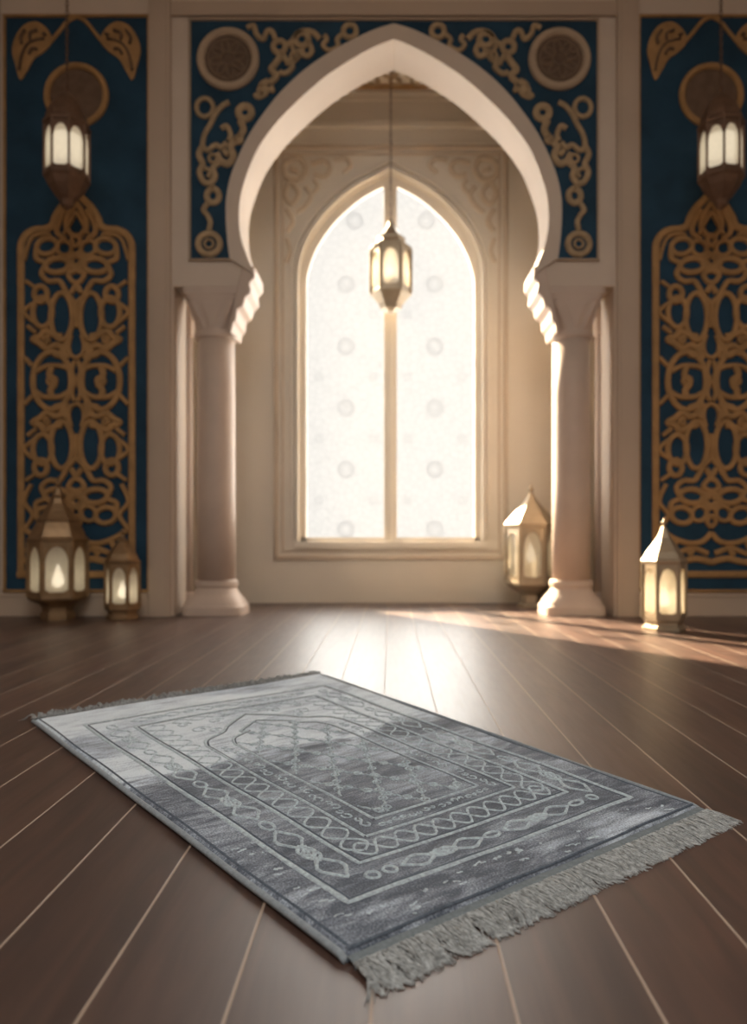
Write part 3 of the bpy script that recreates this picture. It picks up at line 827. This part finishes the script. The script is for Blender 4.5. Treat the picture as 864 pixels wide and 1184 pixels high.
def rribbon(bm, pts, w, lift=.0014, closed=False, jit=.0):
    P = [rxy(*p) for p in pts]; n = len(P); rings = []
    for i in range(n):
        a = P[(i-1) % n] if (closed or i) else P[0]; b = P[(i+1) % n] if (closed or i < n-1) else P[-1]
        d = b-a
        if d.length < 1e-9: d = Vector((1, 0))
        d.normalize(); nn = Vector((-d.y, d.x)); h = rh(*pts[i])
        ww = w*(1 + random.uniform(-jit, jit))
        ww *= 1.32
        r = []
        for off, k_ in ((-.5, -.6), (-.25, .8), (0, 1), (.25, .8), (.5, -.6)):
            q = P[i] + nn*off*ww; r.append(bm.verts.new((q.x, q.y, h + k_*lift)))
        rings.append(r)
    m = n if closed else n-1
    for i in range(m):
        a, b = rings[i], rings[(i+1) % n]
        for k_ in range(4): bm.faces.new((a[k_], a[k_+1], b[k_+1], b[k_]))
WU, WV = .76, 1.33
def densify(pts, step=.012, closed=False):
    out = []; n = len(pts)
    for i in range(n if closed else n-1):
        a, b = Vector(pts[i]), Vector(pts[(i+1) % n]); L = math.hypot((b-a).x*WU, (b-a).y*WV); k_ = max(1, int(L/step))
        out += [tuple(a + (b-a)*j/k_) for j in range(k_)]
    if not closed: out.append(tuple(pts[-1]))
    return out
def rect(u, v0, v1): return [(u, v0), (1-u, v0), (1-u, v1), (u, v1)]
RECTS = [(.090, .066, .885), (.193, .127, .815)]
bmS = bmesh.new(); bmD = bmesh.new()
def line_rect(u, v0, v1, w=.0065):
    rribbon(bmS, densify(rect(u, v0, v1), closed=True), w, .0018, True, .12)
    du, dv = .0065/WU, .0065/WV
    rribbon(bmD, densify(rect(u+du, v0+dv, v1-dv), closed=True), .0040, .0006, True, .12)  # groove shade painted as a dark ribbon inside the line
line_rect(.090, .066, .885, .0085); line_rect(.193, .127, .815)
# the two niche lines: straight sides, pointed head
def niche(u, v0, vs, vt, w=.006):
    left = [(u, v0), (u, vs)]; 
    arc = [tuple(p) for p in catmull([(u, vs), (u+.025, vs+.035), (u+.09, vs+.06), (.5-.09, vt-.05), (.5, vt)], sub=6)]
    L1 = densify(left)[:-1] + arc
    R1 = [(1-p[0], p[1]) for p in L1][::-1][1:]
    P_ = L1 + R1
    P_ = P_ + densify([(1-u, v0), (u, v0)])[1:]
    rribbon(bmS, P_, w, .0017, False, .12)
    c = (.5, .4)
    rribbon(bmD, [(c[0]+(a-c[0])*.975, c[1]+(b_-c[1])*.985) for a, b_ in P_], .0038, .0006, False, .12)
niche(.276, .180, .620, .765); niche(.343, .214, .600, .715)
# outer seams near the bindings
for u_ in (.014, .986): rribbon(bmD, densify([(u_, .004), (u_, .996)]), .0045, .0008)
rribbon(bmD, densify([(.01, .006), (.99, .006)]), .0045, .0008)

def chainband(a, b, n_units, halfw, first=True):
    """knotted chain from a to b in uv; unit = diamond, knot, diamond, ring"""
    A_, B_ = Vector(a), Vector(b); d = (B_-A_)
    L = math.hypot(d.x*WU, d.y*WV); un = Vector((d.x*WU, d.y*WV)).normalized(); pn = Vector((-un.y, un.x))
    def at(s, t):  # s along in metres, t across
        q = Vector((A_.x*WU, A_.y*WV)) + un*s + pn*t; return (q.x/WU, q.y/WV)
    U = L/n_units; W_ = .0055
    for k_ in range(n_units):
        o = k_*U
        def dia(c, l, w): rribbon(bmS, densify([at(c-l, 0), at(c-l*.15, w), at(c+l*.2, w), at(c+l, 0), at(c+l*.15, -w), at(c-l*.2, -w)], .006, True), W_, .002, True, .25)
        def ringat(c, rx, ry): rribbon(bmS, [at(c + rx*math.cos(t), ry*math.sin(t)) for t in [2*PI*i/14 for i in range(14)]], W_*.9, .002, True, .25)
        dia(o + U*.17, U*.155, halfw); dia(o + U*.37, U*.09, halfw*.62); dia(o + U*.43, U*.09, halfw*.62)
        dia(o + U*.63, U*.155, halfw); ringat(o + U*.89, U*.075, halfw*.5)
        rribbon(bmS, densify([at(o+U*.30, halfw*.5), at(o+U*.36, halfw*.1), at(o+U*.44, -halfw*.1), at(o+U*.50, -halfw*.5)], .006), W_*.8, .002, False, .2)
c_ = .142
chainband((c_, .105), (c_, .855), 4, .019); chainband((1-c_, .105), (1-c_, .855), 4, .019)
chainband((.245, .096), (.80, .096), 2, .016); chainband((.2, .850), (.80, .850), 3, .016)
for (u_, v_) in ((.182, .096), (.222, .096), (.83, .096)):
    rribbon(bmS, [(u_ + .013*math.cos(t), v_ + .0078*math.sin(t)) for t in [2*PI*i/14 for i in range(14)]], .0045, .002, True)

def lattice(a, b, n_, amp):
    A_, B_ = Vector(a), Vector(b); d = B_-A_; un = Vector((d.x*WU, d.y*WV)); L = un.length; un.normalize(); pn = Vector((-un.y, un.x))
    for ph in (0, PI):
        pts = []
        for i in range(n_*14+1):
            s = L*i/(n_*14); t = amp*math.sin(PI*n_*i/(n_*14) + ph)
            q = Vector((A_.x*WU, A_.y*WV)) + un*s + pn*t; pts.append((q.x/WU, q.y/WV))
        rribbon(bmS, pts, .0042, .0016, False, .35)
m_ = .2345
lattice((m_, .150), (m_, .800), 17, .022); lattice((1-m_, .150), (1-m_, .800), 17, .022)
lattice((.215, .153), (.785, .153), 11, .022)
lattice((.29, .79), (.71, .79), 8, .016)
# inner floral border squiggles
def squig(a, b, n_, amp, w=.0035):
    A_, B_ = Vector(a), Vector(b); d = B_-A_; un = Vector((d.x*WU, d.y*WV)); L = un.length; un.normalize(); pn = Vector((-un.y, un.x)); base = Vector((A_.x*WU, A_.y*WV))
    for k_ in range(n_):
        c = base + un*L*(k_+.5)/n_
        for (dx, rr) in ((-.25, .8), (.2, .55)):
            cc = c + un*dx*L/n_ + pn*amp*.25*(1 if k_ % 2 else -1)
            pts = []
            for i in range(16):
                t = i/15*1.7*PI + k_; r = amp*rr*(1-.35*i/15); q = cc + un*r*math.cos(t) + pn*r*math.sin(t)*.8; pts.append((q.x/WU, q.y/WV))
            rribbon(bmS, pts, w, .0015, False, .4)
squig((.310, .20), (.310, .60), 12, .013); squig((.690, .20), (.690, .60), 12, .013); squig((.33, .197), (.67, .197), 8, .009)
# field: beaded diagonal trellis inside the niche
def inside(u, v):
    if not (.355 < u < .645 and v > .222): return False
    top = .600 + (.115)*max(0, 1-abs(u-.5)/.157)**.75
    return v < top - .006
dm = []
for fam in (1, -1):
    for c0 in range(-10, 16):
        run = []
        for i in range(261):
            u = .355 + .29*i/260; v = .22 + .115*c0 + fam*(u-.5)*1.05
            if inside(u, v): run.append((u, v + .003*math.sin(i*.9)))
            elif run: 
                if len(run) > 5: rribbon(bmS, run[::3], .0042, .0016, False, .5)
                run = []
        if len(run) > 5: rribbon(bmS, run[::3], .0042, .0016, False, .5)
        for i in range(0, 261, 22):
            u = .355 + .29*i/260; v = .22 + .115*c0 + fam*(u-.5)*1.05
            if inside(u, v): rribbon(bmS, [(u + .010*math.cos(t), v + .0065*math.sin(t)) for t in [2*PI*j/8 for j in range(8)]], .0035, .0018, True, .3)
# corner leaves above the niche
for m in (1, -1):
    for (u0, v0, r0) in ((.33, .72, .03), (.40, .755, .025), (.31, .765, .022), (.44, .775, .015), (.36, .70, .02)):
        pts = []
        for i in range(26):
            t = i/25*2.4*PI; r = r0*(1-.75*i/25); pts.append((.5 + m*(u0 + r*math.cos(t) - .5), v0 + r*.57*math.sin(t)))
        rribbon(bmS, pts, .004, .0016, False, .3)
# worn flecks in the plain front border
for _ in range(46):
    e = random.random()
    if e < .7: u_, v_ = random.uniform(.05, .95), random.uniform(.014, .052)
    else: u_, v_ = random.uniform(.03, .075), random.uniform(.02, .25)
    L = random.uniform(.004, .018); a = random.uniform(-.3, .3)
    rribbon(bmS, [(u_ + L*t*math.cos(a)/WU + random.uniform(-.003, .003), v_ + L*t*math.sin(a)/WV + random.uniform(-.0015, .0015)) for t in (0, .3, .6, 1)], random.uniform(.002, .005), .0006, False, .5)
radd('embroidery', bmS, M['stitch']); radd('seam_groove_shade', bmD, M['seam_groove_shade'])
# bindings down both long sides
for u_, off in ((0, -1), (1, 1)):
    bm = bmesh.new(); rings = []
    nrm = (rxy(1, .5)-rxy(0, .5)).normalized()*off
    for i in range(121):
        v = i/120; p = rxy(u_, v) + nrm*.001; r = .0045
        z = .0052 + (rh(.02, v)-.009)*.5
        rings.append([(p.x + nrm.x*r*math.cos(2*PI*j/8), p.y + nrm.y*r*math.cos(2*PI*j/8), z + r*math.sin(2*PI*j/8)) for j in range(8)])
    loft(bm, rings); radd('binding', bm, M['binding'])
# woven hems
HEM = .016
def outdir(end):
    return (rxy(.5, 0)-rxy(.5, .02)).normalized() if end == 0 else (rxy(.5, 1)-rxy(.5, .98)).normalized()
for end, hw in ((0, HEM), (1, .006)):
    bm = bmesh.new(); od = outdir(end); prev = None; n_ = 100
    for i in range(n_+1):
        u = i/n_; p = rxy(u, end) ; wv = .0012*math.sin(u*31+2)
        r = [bm.verts.new((p.x, p.y, .0075)), bm.verts.new((p.x+od.x*hw*.5, p.y+od.y*hw*.5, .0070 + wv*.3)), bm.verts.new((p.x+od.x*hw, p.y+od.y*hw, .0052)), bm.verts.new((p.x+od.x*hw, p.y+od.y*hw, .0004))]
        if prev:
            for k_ in range(3): bm.faces.new((prev[k_], prev[k_+1], r[k_+1], r[k_]))
        prev = r
    radd('hem', bm, M['hem'])
def fringe(end, count, length, hw, spread, puff=.0030):
    bm = bmesh.new(); od = outdir(end); al = (rxy(1, end)-rxy(0, end)).normalized()
    tuft = 6; tl = 0; tL = 1; tz = 0; tc = 0
    for i in range(count):
        if i % tuft == 0: tl = random.gauss(0, .17); tL = random.uniform(.86, 1.10); tz = random.random(); tc = random.gauss(0, .010)
        c0 = (i//tuft*tuft + tuft/2)/count
        u = min(.999, max(.001, (i + random.random())/count)); p0 = rxy(u, end) + od*(hw-.002)
        conv = (c0-u)*(rxy(1, 0)-rxy(0, 0)).length*.4
        L = length*tL*random.uniform(.86, 1.06); z0 = random.uniform(.003, .0075); r = random.uniform(.0006, .0010)
        lean = spread*math.sin(i*.037) + tl + random.gauss(0, .07); ph = random.uniform(0, 6); amp = random.uniform(.0005, .0016); pz = puff*(.4+tz)*random.uniform(.6, 1.3)
        segs = 8; prev = None
        for k_ in range(segs+1):
            t = k_/segs
            q = p0 + od*L*t + al*(lean*L*t + tc*t*t + conv*math.sin(t*PI*.8) + amp*math.sin(t*13+ph))
            z = z0*(1-t)**1.2 + .0009 + pz*math.sin(PI*min(1, t*1.1))
            rr = r*(1-.35*t)
            cur = [bm.verts.new((q.x + al.x*rr*a, q.y + al.y*rr*a, z + rr*b_)) for a, b_ in ((-1, -.5), (1, -.5), (0, 1))]
            if prev:
                for j in range(3): bm.faces.new((prev[j], prev[(j+1) % 3], cur[(j+1) % 3], cur[j]))
            prev = cur
        bm.faces.new(prev)
    o = radd('fringe', bm, M['fringe']); o['kind'] = 'stuff'; return o
fringe(0, 2300, .052, HEM, .10, .0022)
fringe(1, 1500, .036, .006, .15, .010)

# ------------------------------------------------------------------ dusty air in the hall
if HAZE:
    m, nt_, out_ = new_mat('dusty_air')
    vv = nt_.nodes.new('ShaderNodeVolumeScatter'); vv.inputs['Color'].default_value = (1, .95, .88, 1); vv.inputs['Density'].default_value = HAZE; vv.inputs['Anisotropy'].default_value = 0.0
    nt_.links.new(vv.outputs[0], out_.inputs['Volume'])
    bm = bmesh.new(); box(bm, (-AX+.01, YW+T+.01, .012), (AX-.01, YB-.05, ZA-.03)); o = link('haze', bm, m); o['kind'] = 'stuff'
    tag(o, 'thin sunlit haze filling the alcove in front of the window', 'haze')
# ------------------------------------------------------------------ light, sky, camera
sd = bpy.data.lights.new('sun', 'SUN'); sun = bpy.data.objects.new('sun', sd); COL.objects.link(sun)
el, az = math.radians(31), math.atan2(.72, 1)
dirv = Vector((math.sin(az)*math.cos(el), -math.cos(az)*math.cos(el), -math.sin(el)))
sun.rotation_euler = dirv.to_track_quat('-Z', 'Y').to_euler(); sun.location = (-2, 8, 4)
sd.energy = 66; sd.color = (1.0, .78, .52); sd.angle = math.radians(1.5)

sg = bpy.data.lights.new('sky_glow', 'SUN'); sgo = bpy.data.objects.new('sky_glow', sg); COL.objects.link(sgo)
sg.energy = 37; sg.angle = math.radians(125); sg.color = (1.0, .955, .885); sgo.location = (0, 9, 3)      # the bright hazy sky outside the window
sgo.rotation_euler = Vector((0, -1, -.12)).to_track_quat('-Z', 'Y').to_euler()
sk = bpy.data.lights.new('overhead_fill', 'AREA'); fill_ob = bpy.data.objects.new('overhead_fill', sk); COL.objects.link(fill_ob)  # added overhead fill for rug and floor; the ceiling has no opening here
sk.shape = 'SQUARE'; sk.size = 1.6; sk.energy = 78; sk.color = (1, .98, .95); fill_ob.location = (.2, -.9, ZC_HALL-.02)
w = bpy.data.worlds.new('sky'); scene.world = w; w.use_nodes = True
nt = w.node_tree; bg = nt.nodes['Background']; bg.inputs[0].default_value = (1.0, .90, .80, 1); bg.inputs[1].default_value = .34

cam = bpy.data.cameras.new('camera'); co = bpy.data.objects.new('camera', cam); COL.objects.link(co)
co.location = (0, 0, CH); co.rotation_euler = (PI/2, 0, 0)
cam.sensor_width = 36; cam.sensor_fit = 'AUTO'; cam.lens = 36*F/1184
cam.shift_x = (432-VX)/1184; cam.shift_y = (VY-592)/1184
cam.clip_start = .05
cam.dof.use_dof = True; cam.dof.focus_distance = 1.2; cam.dof.aperture_fstop = 3.0
scene.camera = co
vs = scene.view_settings
vs.view_transform = 'Standard'; vs.look = 'None'; vs.gamma = 1; vs.use_curve_mapping = False; vs.exposure = 0.0
scene.render.film_transparent = False
